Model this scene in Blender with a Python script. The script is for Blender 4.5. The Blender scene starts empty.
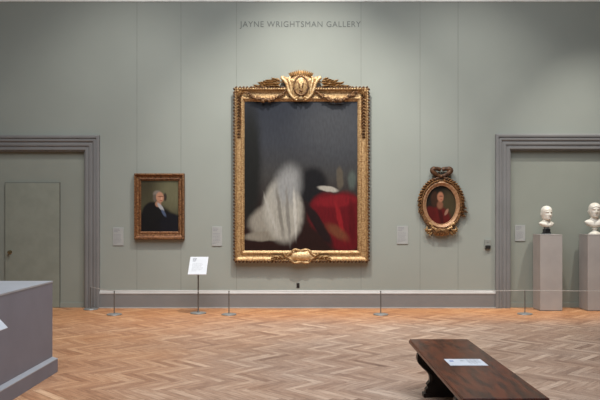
import bpy, bmesh, math, random
from mathutils import Vector, Matrix, Euler
random.seed(7)
SC = bpy.context.scene
COL = SC.collection
PI = math.pi

# ------------------------------------------------------------------ camera
F = 700.0                      # focal length in pixels of a 600 px wide frame
EYE = 1.55
cam_d = bpy.data.cameras.new('camera')
cam = bpy.data.objects.new('camera', cam_d); COL.objects.link(cam)
cam.location = (0, 0, EYE); cam.rotation_euler = (PI/2, 0, 0)
cam_d.sensor_width = 36; cam_d.lens = F*36/600
cam_d.shift_x = -1/600; cam_d.shift_y = 19/600
cam_d.clip_start = 0.05
SC.camera = cam

# ------------------------------------------------------------------ light
SC.view_settings.view_transform = 'Standard'
SC.view_settings.look = 'None'
SC.view_settings.gamma = 1
SC.view_settings.use_curve_mapping = False
SC.view_settings.exposure = 0.33
w = bpy.data.worlds.new('world'); SC.world = w; w.use_nodes = True
w.node_tree.nodes['Background'].inputs[0].default_value = (0.75, 0.85, 1.0, 1)
w.node_tree.nodes['Background'].inputs[1].default_value = 0.3

def area(name, loc, size, power, color, rot=(0, 0, 0)):
    l = bpy.data.lights.new(name, 'AREA'); l.shape = 'RECTANGLE'
    l.size, l.size_y = size; l.energy = power; l.color = color
    o = bpy.data.objects.new(name, l); COL.objects.link(o); o.location = loc; o.rotation_euler = rot
    return o
def spot(name, loc, aim, power, color, angle, blend=1.0, radius=0.06):
    l = bpy.data.lights.new(name, 'SPOT'); l.energy = power; l.color = color
    l.spot_size = math.radians(angle); l.spot_blend = blend; l.shadow_soft_size = radius
    o = bpy.data.objects.new(name, l); COL.objects.link(o); o.location = loc
    d = Vector(aim) - Vector(loc); o.rotation_euler = d.to_track_quat('-Z', 'Y').to_euler()
    return o
WARM = (1.0, 0.93, 0.80)
NEUT = (1.0, 0.965, 0.90)
area('skylight_panel', (0.0, 5.0, 7.3), (7.5, 8.0), 680, (0.83, 0.91, 1.0))
spot('picture_spot', (0.10, 9.2, 7.3), (0.1, 12.19, 1.0), 1150, NEUT, 72, 1.0, 0.03)
spot('picture_spot', (-2.6, 9.2, 7.3), (-3.2, 12.19, 1.2), 330, NEUT, 70)
spot('picture_spot', (2.8, 9.2, 7.3), (2.7, 12.19, 1.0), 430, NEUT, 70)
spot('bust_spot', (5.5, 10.0, 7.3), (4.6, 12.1, 0.9), 900, NEUT, 42)
spot('floor_spot', (-0.8, 8.4, 7.3), (-0.9, 9.3, 0.0), 250, WARM, 66)
spot('floor_spot', (2.6, 8.4, 7.3), (2.7, 9.3, 0.0), 250, WARM, 66)
spot('floor_spot', (-3.8, 8.4, 7.3), (-3.2, 9.3, 0.0), 190, WARM, 60)

# ------------------------------------------------------------------ helpers
def s2l(c):
    r = []
    for v in c[:3]:
        v = v/255.0
        r.append(v/12.92 if v <= 0.04045 else ((v+0.055)/1.055)**2.4)
    return (*r, 1.0)

def mat(name, col, rough=0.6, metal=0.0, col2=None, nscale=6.0, bump=0.0, bscale=60.0, spec=0.5, coat=0.0, stretch=None):
    m = bpy.data.materials.new(name); m.use_nodes = True
    nt = m.node_tree; b = nt.nodes['Principled BSDF']
    b.inputs['Roughness'].default_value = rough; b.inputs['Metallic'].default_value = metal
    b.inputs['Specular IOR Level'].default_value = spec
    if coat:
        b.inputs['Coat Weight'].default_value = coat; b.inputs['Coat Roughness'].default_value = 0.15
    tc = nt.nodes.new('ShaderNodeTexCoord'); src = tc.outputs['Object']
    if stretch:
        mp = nt.nodes.new('ShaderNodeMapping'); mp.inputs['Scale'].default_value = stretch
        nt.links.new(src, mp.inputs[0]); src = mp.outputs[0]
    n = nt.nodes.new('ShaderNodeTexNoise'); n.inputs['Scale'].default_value = nscale; n.inputs['Detail'].default_value = 5
    nt.links.new(src, n.inputs['Vector'])
    r = nt.nodes.new('ShaderNodeValToRGB')
    r.color_ramp.elements[0].position = 0.35; r.color_ramp.elements[1].position = 0.65
    r.color_ramp.elements[0].color = s2l(col)
    r.color_ramp.elements[1].color = s2l(col2 if col2 else [min(255, c*1.05) for c in col])
    nt.links.new(n.outputs['Fac'], r.inputs[0]); nt.links.new(r.outputs[0], b.inputs['Base Color'])
    if bump:
        n2 = nt.nodes.new('ShaderNodeTexNoise'); n2.inputs['Scale'].default_value = bscale; n2.inputs['Detail'].default_value = 3
        nt.links.new(src, n2.inputs['Vector'])
        bp = nt.nodes.new('ShaderNodeBump'); bp.inputs['Strength'].default_value = bump; bp.inputs['Distance'].default_value = 0.01
        nt.links.new(n2.outputs['Fac'], bp.inputs['Height']); nt.links.new(bp.outputs[0], b.inputs['Normal'])
    return m

M = {}
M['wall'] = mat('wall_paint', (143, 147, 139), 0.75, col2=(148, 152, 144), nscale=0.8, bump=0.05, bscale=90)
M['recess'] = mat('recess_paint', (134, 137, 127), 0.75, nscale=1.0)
M['trim'] = mat('trim_paint', (120, 119, 118), 0.5, nscale=2)
M['seam'] = mat('seam_paint', (130, 133, 126), 0.8)
M['gap'] = mat('door_gap_paint', (92, 92, 84), 0.8)
M['cap'] = mat('baseboard_cap_toplit', (168, 164, 160), 0.4)  # lighter than the trim: toplight on the cap put into its colour
M['cornice'] = mat('cornice_paint', (236, 238, 232), 0.6)
M['ceil'] = mat('ceiling_paint', (190, 190, 185), 0.8)
M['side'] = mat('side_wall_paint', (120, 120, 112), 0.8)
M['door'] = mat('door_paint', (131, 134, 122), 0.7)
M['letter'] = mat('letter_paint', (96, 99, 96), 0.8)
M['gold'] = mat('gilded_wood', (200, 167, 120), 0.47, 0.45, (138, 102, 64), 34, 0.5, 70)
M['gold_hi'] = mat('burnished_gilding', (224, 196, 150), 0.45, 0.42, (180, 142, 96), 30, 0.4, 80)
M['gold_dark'] = mat('toned_gilding', (134, 98, 62), 0.5, 0.35, (76, 52, 33), 20, 0.5, 70)
M['browngold'] = mat('brown_gilded_wood', (136, 92, 58), 0.45, 0.4, (98, 60, 36), 30, 0.5, 90)
M['ovalgold'] = mat('old_gilding', (172, 130, 86), 0.42, 0.45, (84, 56, 34), 30, 0.5, 90)
M['ovalrim'] = mat('pale_gilding', (180, 142, 108), 0.5, 0.25, (150, 108, 74), 24, 0.3, 90)
M['edge_dark'] = mat('dark_bole_gilding', (104, 70, 42), 0.55, 0.3, (58, 38, 25), 24, 0.5, 60)
M['steel'] = mat('brushed_steel', (118, 118, 116), 0.38, 0.7)
M['steelbase'] = mat('grey_base_metal', (150, 150, 148), 0.4, 0.5)
M['cord'] = mat('barrier_cord', (176, 172, 166), 0.6)
M['white'] = mat('white_card', (192, 194, 199), 0.6)
M['grey_card'] = mat('grey_card', (156, 157, 154), 0.6)
M['ink'] = mat('grey_ink', (128, 128, 132), 0.7)
M['ink_dark'] = mat('dark_ink', (84, 84, 96), 0.7)
M['ink_blue'] = mat('blue_ink', (96, 112, 160), 0.7)
M['black'] = mat('black_plastic', (26, 24, 22), 0.5)
M['grey_plastic'] = mat('grey_plastic', (132, 134, 128), 0.5)
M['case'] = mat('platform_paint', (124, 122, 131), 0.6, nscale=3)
M['case_toplit'] = mat('platform_toplit_paint', (158, 158, 162), 0.4, nscale=3)  # platform grey lightened: light from above painted into the top and base chamfer
M['ped'] = mat('pedestal_paint', (160, 153, 148), 0.65, nscale=3)
M['marble'] = mat('white_marble', (232, 226, 214), 0.4, 0, (214, 205, 190), 9, 0.1, 80)
M['socle'] = mat('black_marble', (34, 33, 34), 0.25)
M['socle_grey'] = mat('grey_marble', (120, 122, 122), 0.35)
M['brass'] = mat('aged_brass', (150, 136, 104), 0.22, 0.9)
M['bench'] = mat('dark_walnut', (98, 46, 24), 0.24, 0, (52, 26, 16), 4.0, 0.06, 40, spec=0.2, stretch=(6, 0.9, 6))
M['bench_dark'] = mat('ebonised_wood', (30, 20, 16), 0.4, 0, (20, 14, 12), 6)

def link_mesh(name, bm, m, parent=None, smooth=False, loc=None):
    bmesh.ops.recalc_face_normals(bm, faces=bm.faces)
    me = bpy.data.meshes.new(name); bm.to_mesh(me); bm.free()
    if smooth:
        for p in me.polygons: p.use_smooth = True
        try: me.set_sharp_from_angle(angle=math.radians(smooth if smooth is not True else 50))
        except Exception: pass
    o = bpy.data.objects.new(name, me); COL.objects.link(o)
    if m: me.materials.append(m)
    if loc is not None: o.location = loc
    if parent: o.parent = parent
    return o
def thing(name, label, cat, loc=(0, 0, 0), rz=0, group=None):
    o = bpy.data.objects.new(name, None); COL.objects.link(o)
    o.empty_display_size = 0.1
    o.location = loc; o.rotation_euler = (0, 0, rz)
    o['label'] = label; o['category'] = cat
    if group: o['group'] = group
    return o
def tag(o, label, cat, group=None):
    o['label'] = label; o['category'] = cat
    if group: o['group'] = group
    return o
def struct(name, bm, m, parent=None, smooth=False):
    o = link_mesh(name, bm, m, parent, smooth)
    if not parent: o['kind'] = 'structure'
    return o
def NB(): return bmesh.new()

def box(bm, x0, x1, y0, y1, z0, z1, bev=0.0):
    r = bmesh.ops.create_cube(bm, size=1.0, matrix=Matrix.Translation(((x0+x1)/2, (y0+y1)/2, (z0+z1)/2)) @ Matrix.Diagonal((x1-x0, y1-y0, z1-z0, 1)))
    if bev:
        es = {e for v in r['verts'] for e in v.link_edges}
        bmesh.ops.bevel(bm, geom=list(es), offset=bev, segments=2, affect='EDGES', profile=0.7)
def lathe(bm, prof, cx=0, cy=0, n=32, sx=1, sy=1):
    rings = []
    for r, z in prof:
        if r < 1e-6: rings.append([bm.verts.new((cx, cy, z))])
        else: rings.append([bm.verts.new((cx+sx*r*math.cos(2*PI*i/n), cy+sy*r*math.sin(2*PI*i/n), z)) for i in range(n)])
    for a, b in zip(rings, rings[1:]):
        if len(a) == 1 and len(b) == 1: continue
        for i in range(n):
            j = (i+1) % n
            if len(a) == 1: bm.faces.new((a[0], b[i], b[j]))
            elif len(b) == 1: bm.faces.new((a[i], a[j], b[0]))
            else: bm.faces.new((a[i], a[j], b[j], b[i]))
    if len(rings[0]) > 1: bm.faces.new(rings[0][::-1])
    if len(rings[-1]) > 1: bm.faces.new(rings[-1])
def tube(bm, pts, rad, n=8, flat=1.0):
    pts = [Vector(p) for p in pts]
    rads = rad if isinstance(rad, (list, tuple)) else [rad]*len(pts)
    rings = []
    up = Vector((0, 1, 0))
    for i, p in enumerate(pts):
        a = pts[max(0, i-1)]; b = pts[min(len(pts)-1, i+1)]
        t = (b-a).normalized()
        u = up if abs(t.dot(up)) < 0.95 else Vector((1, 0, 0))
        s = t.cross(u).normalized(); v = s.cross(t).normalized()
        rings.append([bm.verts.new(p + rads[i]*(math.cos(2*PI*k/n)*s + flat*math.sin(2*PI*k/n)*v)) for k in range(n)])
    for a, b in zip(rings, rings[1:]):
        for k in range(n):
            j = (k+1) % n; bm.faces.new((a[k], a[j], b[j], b[k]))
    bm.faces.new(rings[0][::-1]); bm.faces.new(rings[-1])
def blob(bm, c, r, ang=0.0, sub=1, tilt=0.0):
    """ellipsoid; r = (along, depth, across) in the plane of the wall, turned by ang about Y"""
    mtx = Matrix.Translation(c) @ Matrix.Rotation(-ang, 4, 'Y') @ Matrix.Rotation(tilt, 4, 'X') @ Matrix.Diagonal((r[0], r[1], r[2], 1))
    bmesh.ops.create_icosphere(bm, subdivisions=sub, radius=1.0, matrix=mtx)
def leaf(bm, base, ang, L, W, y=0.0, lift=0.02, n=5):
    """pointed curled leaf with a midrib, in the XZ plane at depth y (towards -Y)"""
    bx, bz = base; dx, dz = math.cos(ang), math.sin(ang); nx, nz = -dz, dx
    rows = []
    for i in range(n+1):
        t = i/n; wd = W*math.sin(PI*(0.12+0.88*t))**0.8 * (1.0 if t < 1 else 0.02)
        h = lift*math.sin(PI*t*0.8) + 0.004
        cx, cz = bx+dx*L*t, bz+dz*L*t
        rows.append([bm.verts.new((cx+nx*wd/2, y, cz+nz*wd/2)), bm.verts.new((cx+nx*wd/4, y-h*0.6, cz+nz*wd/4)), bm.verts.new((cx, y-h-0.006, cz)),
                     bm.verts.new((cx-nx*wd/4, y-h*0.6, cz-nz*wd/4)), bm.verts.new((cx-nx*wd/2, y, cz-nz*wd/2))])
    for a, b in zip(rows, rows[1:]):
        for k in range(4): bm.faces.new((a[k], a[k+1], b[k+1], b[k]))
        bm.faces.new((a[4], a[0], b[0], b[4]))
    bm.faces.new(rows[0]); bm.faces.new(rows[-1][::-1])
def prism(bm, outline, y0, y1, inset=0.0, dome=0.0):
    """outline in XZ; y0 back, y1 front (smaller y)"""
    n = len(outline)
    cx = sum(p[0] for p in outline)/n; cz = sum(p[1] for p in outline)/n
    A = [bm.verts.new((x, y0, z)) for x, z in outline]
    B = [bm.verts.new((x, y1, z)) for x, z in outline]
    for i in range(n):
        j = (i+1) % n; bm.faces.new((A[i], A[j], B[j], B[i]))
    bm.faces.new(A[::-1])
    prev = B
    if inset or dome:
        for k in (1, 2, 3):
            t = k/4.0
            C_ = [bm.verts.new((cx+(x-cx)*(1-t), y1-dome*math.sin(t*PI/2), cz+(z-cz)*(1-t))) for x, z in outline]
            for i in range(n):
                j = (i+1) % n; bm.faces.new((prev[i], prev[j], C_[j], C_[i]))
            prev = C_
    bm.faces.new(prev)
def rect_frame(bm, outer, inner, prof, ywall):
    """outer/inner = (x0,x1,z0,z1); prof = list of (t 0..1 outer->inner, depth)"""
    rings = []
    for t, d in prof:
        x0 = outer[0]+(inner[0]-outer[0])*t; x1 = outer[1]+(inner[1]-outer[1])*t
        z0 = outer[2]+(inner[2]-outer[2])*t; z1 = outer[3]+(inner[3]-outer[3])*t
        rings.append([bm.verts.new((x0, ywall-d, z0)), bm.verts.new((x1, ywall-d, z0)), bm.verts.new((x1, ywall-d, z1)), bm.verts.new((x0, ywall-d, z1))])
    for a, b in zip(rings, rings[1:]):
        for i in range(4):
            j = (i+1) % 4; bm.faces.new((a[i], a[j], b[j], b[i]))
    a, b = rings[-1], rings[0]
    for i in range(4):
        j = (i+1) % 4; bm.faces.new((a[i], a[j], b[j], b[i]))
def oval_frame(bm, c, ro, ri, prof, ywall, n=64):
    rings = []
    for t, d in prof:
        rx = ro[0]+(ri[0]-ro[0])*t; rz = ro[1]+(ri[1]-ro[1])*t
        rings.append([bm.verts.new((c[0]+rx*math.cos(2*PI*k/n), ywall-d, c[1]+rz*math.sin(2*PI*k/n))) for k in range(n)])
    rings.append(rings[0])
    for a, b in zip(rings, rings[1:]):
        for i in range(n):
            j = (i+1) % n; bm.faces.new((a[i], a[j], b[j], b[i]))

# ------------------------------------------------------------------ setting
YW = 12.19           # face of the picture wall
YR = 12.265           # back of the two door recesses
XL, XR, YB, HT = -7.2, 7.2, -3.0, 7.6
LO = (-5.60, -3.76, 2.74)      # left opening x0, x1, top
RO = (3.64, 6.40, 2.76)

def floor():
    n, W = 6, 0.078
    L = n*W
    bm = NB(); uv = bm.loops.layers.uv.new('UVMap'); fl = bm.faces.layers.float.new('tone')
    R = 190; cx0, cy0 = 0.0, 5.0
    c45 = math.sqrt(0.5); g = 0.0009
    for i in range(-R, R):
        for j in range(-R, R):
            k = (i-j) % (2*n)
            if k == 0: x, y, a, b, hor = i*W, j*W, L, W, True
            elif k == 2*n-1: x, y, a, b, hor = i*W, j*W, W, L, False
            else: continue
            pts = []
            for (px, py) in ((x+g, y+g), (x+a-g, y+g), (x+a-g, y+b-g), (x+g, y+b-g)):
                pts.append((cx0+(px+py)*c45, cy0+(py-px)*c45))
            if all(p[0] < XL for p in pts) or all(p[0] > XR for p in pts) or all(p[1] < YB for p in pts) or all(p[1] > YR for p in pts): continue
            f = bm.faces.new([bm.verts.new((p[0], p[1], 0)) for p in pts])
            o = random.random()*50
            uvs = ((0, 0), (a, 0), (a, b), (0, b)) if hor else ((0, 0), (0, a), (b, a), (b, 0))
            for lp, q in zip(f.loops, uvs): lp[uv].uv = (q[0]+o, q[1]+o*3)
            f[fl] = min(1, max(0, random.gauss(0.5, 0.12)))
    for co, no in (((XL, 0, 0), (-1, 0, 0)), ((XR, 0, 0), (1, 0, 0)), ((0, YB, 0), (0, -1, 0)), ((0, YR, 0), (0, 1, 0))):
        bmesh.ops.bisect_plane(bm, geom=bm.verts[:]+bm.edges[:]+bm.faces[:], plane_co=co, plane_no=no, clear_outer=True)
    f = bm.faces.new([bm.verts.new(p) for p in ((XL, YB, -0.003), (XR, YB, -0.003), (XR, YR, -0.003), (XL, YR, -0.003))]); f[fl] = -1.0
    m = bpy.data.materials.new('oak_parquet'); m.use_nodes = True; nt = m.node_tree; N = nt.nodes; Lk = nt.links
    b = N['Principled BSDF']
    at = N.new('ShaderNodeAttribute'); at.attribute_name = 'tone'
    uvn = N.new('ShaderNodeUVMap'); mp = N.new('ShaderNodeMapping'); mp.inputs['Scale'].default_value = (5, 48, 1)
    Lk.new(uvn.outputs[0], mp.inputs[0])
    gr = N.new('ShaderNodeTexNoise'); gr.inputs['Scale'].default_value = 1.0; gr.inputs['Detail'].default_value = 4; Lk.new(mp.outputs[0], gr.inputs['Vector'])
    mixv = N.new('ShaderNodeMath'); mixv.operation = 'MULTIPLY_ADD'; Lk.new(gr.outputs['Fac'], mixv.inputs[0]); mixv.inputs[1].default_value = 1.2
    sub = N.new('ShaderNodeMath'); sub.operation = 'SUBTRACT'; Lk.new(at.outputs['Fac'], sub.inputs[0]); sub.inputs[1].default_value = 0.6
    Lk.new(sub.outputs[0], mixv.inputs[2])
    def ramp(cols):
        r = N.new('ShaderNodeValToRGB'); cr = r.color_ramp
        while len(cr.elements) < len(cols): cr.elements.new(0.5)
        for e, (p, c) in zip(cr.elements, cols): e.position = p; e.color = s2l(c)
        Lk.new(mixv.outputs[0], r.inputs[0]); return r
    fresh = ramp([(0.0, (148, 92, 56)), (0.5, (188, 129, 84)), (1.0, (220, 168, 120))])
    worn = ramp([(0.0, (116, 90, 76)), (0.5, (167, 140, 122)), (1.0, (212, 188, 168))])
    tc = N.new('ShaderNodeTexCoord'); sx = N.new('ShaderNodeSeparateXYZ'); Lk.new(tc.outputs['Object'], sx.inputs[0])
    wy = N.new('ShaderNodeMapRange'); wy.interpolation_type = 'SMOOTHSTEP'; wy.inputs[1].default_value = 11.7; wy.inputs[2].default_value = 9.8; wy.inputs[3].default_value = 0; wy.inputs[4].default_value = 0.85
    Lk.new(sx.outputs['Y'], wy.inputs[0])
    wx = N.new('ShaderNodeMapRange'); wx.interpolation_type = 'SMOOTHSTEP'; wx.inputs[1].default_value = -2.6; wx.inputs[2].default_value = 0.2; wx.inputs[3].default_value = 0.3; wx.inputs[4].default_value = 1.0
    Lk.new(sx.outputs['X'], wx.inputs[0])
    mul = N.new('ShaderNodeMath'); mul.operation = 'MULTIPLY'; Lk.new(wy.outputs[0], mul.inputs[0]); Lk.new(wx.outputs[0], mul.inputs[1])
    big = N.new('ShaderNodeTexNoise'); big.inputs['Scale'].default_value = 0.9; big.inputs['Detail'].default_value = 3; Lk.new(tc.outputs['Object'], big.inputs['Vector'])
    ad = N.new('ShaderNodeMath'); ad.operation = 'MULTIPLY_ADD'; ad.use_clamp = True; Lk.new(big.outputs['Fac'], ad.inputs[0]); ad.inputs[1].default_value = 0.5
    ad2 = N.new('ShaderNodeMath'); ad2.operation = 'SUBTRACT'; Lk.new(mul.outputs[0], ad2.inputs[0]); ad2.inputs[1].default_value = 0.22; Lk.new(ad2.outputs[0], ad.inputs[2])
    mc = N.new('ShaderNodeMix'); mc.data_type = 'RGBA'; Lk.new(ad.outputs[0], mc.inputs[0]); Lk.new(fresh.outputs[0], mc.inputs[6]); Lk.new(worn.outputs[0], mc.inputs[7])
    gap = N.new('ShaderNodeMath'); gap.operation = 'LESS_THAN'; Lk.new(at.outputs['Fac'], gap.inputs[0]); gap.inputs[1].default_value = -0.5
    m2 = N.new('ShaderNodeMix'); m2.data_type = 'RGBA'; Lk.new(gap.outputs[0], m2.inputs[0]); Lk.new(mc.outputs[2], m2.inputs[6]); m2.inputs[7].default_value = s2l((52, 34, 24))
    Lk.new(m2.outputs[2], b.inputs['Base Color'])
    b.inputs['Roughness'].default_value = 0.42; b.inputs['Specular IOR Level'].default_value = 0.4
    bp = N.new('ShaderNodeBump'); bp.inputs['Strength'].default_value = 0.15; bp.inputs['Distance'].default_value = 0.004
    Lk.new(gr.outputs['Fac'], bp.inputs['Height']); Lk.new(bp.outputs[0], b.inputs['Normal'])
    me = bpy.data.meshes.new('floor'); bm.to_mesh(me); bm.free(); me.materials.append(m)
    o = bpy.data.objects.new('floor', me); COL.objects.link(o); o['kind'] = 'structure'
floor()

bm = NB()
T = YW+0.5
box(bm, XL, LO[0], YW, T, 0, HT); box(bm, LO[0], LO[1], YW, T, LO[2], HT)
box(bm, LO[1], RO[0], YW, T, 0, HT); box(bm, RO[0], RO[1], YW, T, RO[2], HT); box(bm, RO[1], XR, YW, T, 0, HT)
struct('wall_front', bm, M['wall'])
for i, R_ in enumerate((LO, RO)):
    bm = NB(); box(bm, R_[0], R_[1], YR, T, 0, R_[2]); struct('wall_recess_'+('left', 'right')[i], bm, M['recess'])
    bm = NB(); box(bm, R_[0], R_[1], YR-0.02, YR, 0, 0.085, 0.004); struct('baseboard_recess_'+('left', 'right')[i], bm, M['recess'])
bm = NB(); box(bm, XL-0.2, XL, YB, T, 0, HT); struct('wall_left', bm, M['side'])
bm = NB(); box(bm, XR, XR+0.2, YB, T, 0, HT); struct('wall_right', bm, M['side'])
bm = NB(); box(bm, XL, XR, YB-0.2, YB, 0, HT); struct('wall_back', bm, M['side'])
bm = NB(); box(bm, XL, XR, YB, T, HT, HT+0.2); struct('ceiling', bm, M['ceil'])

# cornice along the top of the picture wall
bm = NB()
prof = [(0, 5.335), (0.015, 5.335), (0.015, 5.40), (0.06, 5.45), (0.10, 5.50), (0.14, 5.58), (0.15, 5.66), (0.20, 5.70), (0.20, 5.78), (0, 5.78)]
A = [bm.verts.new((XL, YW-d, z)) for d, z in prof]; B = [bm.verts.new((XR, YW-d, z)) for d, z in prof]
for i in range(len(prof)):
    j = (i+1) % len(prof); bm.faces.new((A[i], A[j], B[j], B[i]))
bm.faces.new(A); bm.faces.new(B[::-1])
struct('trim_cornice', bm, M['cornice'])

# baseboards; the sloping cap is coloured paler to imitate toplight on it
def baseboard(name, x0, x1):
    bm = NB(); box(bm, x0, x1, YW-0.035, YW, 0.0, 0.245); 
    A = [(0, 0.245), (0.042, 0.245), (0.042, 0.262), (0.030, 0.285), (0.016, 0.300), (0.010, 0.312), (0, 0.312)]
    base = struct(name, bm, M['trim'])
    bm = NB()
    P = [bm.verts.new((x0, YW-d, z)) for d, z in A]; Q = [bm.verts.new((x1, YW-d, z)) for d, z in A]
    for i in range(len(A)):
        j = (i+1) % len(A); bm.faces.new((P[i], P[j], Q[j], Q[i]))
    bm.faces.new(P); bm.faces.new(Q[::-1])
    struct('baseboard_cap', bm, M['cap'], base)
    bm = NB(); box(bm, x0, x1, YW-0.05, YW-0.035, 0, 0.018, 0.004); struct('shoe_moulding', bm, M['cap'], base)
baseboard('baseboard_front', LO[1]+0.262, RO[0]-0.262)
baseboard('baseboard_front_left', XL, LO[0]-0.262)
baseboard('baseboard_front_right', RO[1]+0.262, XR)

# door casings: stepped profile carried round three sides of each opening
def casing(name, o):
    x0, x1, top = o; Wd = 0.262
    prof = [(0, 0), (0, 0.062), (0.010, 0.070), (0.045, 0.070), (0.052, 0.050), (0.066, 0.050), (0.074, 0.058), (0.100, 0.056), (0.118, 0.034),
            (0.135, 0.034), (0.142, 0.044), (0.178, 0.042), (0.192, 0.022), (0.214, 0.022), (0.220, 0.030), (0.250, 0.028), (0.262, 0.010), (0.262, 0.0)]
    bm = NB(); rows = []
    for t, d in prof:
        k = Wd-t; y = YW-d
        rows.append([bm.verts.new(p) for p in ((x0-k, y, 0), (x0-k, y, top+k), (x1+k, y, top+k), (x1+k, y, 0))])
    for a, b in zip(rows, rows[1:]):
        for i in range(3): bm.faces.new((a[i], a[i+1], b[i+1], b[i]))
    for i in range(3): bm.faces.new((rows[-1][i], rows[-1][i+1], rows[0][i+1], rows[0][i]))
    bm.faces.new([r[0] for r in rows]); bm.faces.new([r[3] for r in rows][::-1])
    # reveal of the recess
    box(bm, x0-0.002, x0+0.012, YW, YR, 0, top); box(bm, x1-0.012, x1+0.002, YW, YR, 0, top); box(bm, x0, x1, YW, YR, top-0.012, top+0.002)
    struct(name, bm, M['trim'])
casing('trim_1', LO); casing('trim_2', RO)
for i, px in enumerate((137, 181, 236.5, 361, 420, 458)):
    x = (px-301)/57.4; bm = NB(); box(bm, x-0.006, x+0.006, YW-0.0015, YW, 0.312, 5.34)
    struct('trim_%d' % (i+3), bm, M['seam'])

# concealed door in the left recess
xd0, xd1, zd = (6-301)/57.07, (60-301)/57.07, EYE+(219-183)/57.07
bm = NB(); box(bm, xd0, xd1, YR-0.035, YR-0.0195, 0.006, zd, 0.002)
door = struct('door_1', bm, M['door'])
bm = NB(); g = 0.009
for (a, b_, c, d) in ((xd0-g, xd0, 0, zd+g), (xd1, xd1+g, 0, zd+g), (xd0, xd1, zd, zd+g)):
    box(bm, a, b_, YR-0.024, YR-0.001, c, d)
struct('door_gap', bm, M['gap'], door)
bm = NB()
kx, kz = (11-301)/57.07, EYE-(252-219)/57.07
lathe(bm, [(0.034, 0), (0.034, 0.006), (0.012, 0.010), (0.011, 0.030), (0.026, 0.036), (0.031, 0.048), (0.026, 0.060), (0.0, 0.066)], n=24)
for v in bm.verts: v.co = Vector((kx+v.co.x, YR-0.035-v.co.z, kz+v.co.y))
struct('door_knob', bm, M['brass'], door, True)

# ------------------------------------------------------------------ wall lettering
root = thing('wall_lettering', 'small grey capital lettering high on the wall above the largest gilt frame', 'lettering', (0, YW, 5.0))
cu = bpy.data.curves.new('lettering', 'FONT'); cu.body = 'JAYNE WRIGHTSMAN GALLERY'; cu.size = 0.142; cu.space_character = 1.12
cu.extrude = 0.002; cu.align_x = 'CENTER'
tmp = bpy.data.objects.new('tmp', cu); COL.objects.link(tmp)
bpy.context.view_layer.update()
me = bpy.data.meshes.new_from_object(tmp.evaluated_get(bpy.context.evaluated_depsgraph_get()))
bpy.data.objects.remove(tmp)
xs = [v.co.x for v in me.vertices]; wd = max(xs)-min(xs); k = (361-240)/57.4/wd
me.transform(Matrix.Translation((0, -0.002, 0)) @ Matrix.Rotation(PI/2, 4, 'X') @ Matrix.Diagonal((k, 1, 1, 1)))
me.materials.clear(); me.materials.append(M['letter'])
o = bpy.data.objects.new('letters', me); COL.objects.link(o); o.parent = root
root.location = ((300.5-301)/57.4, YW, EYE+(219-27.0)/57.4)

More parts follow.
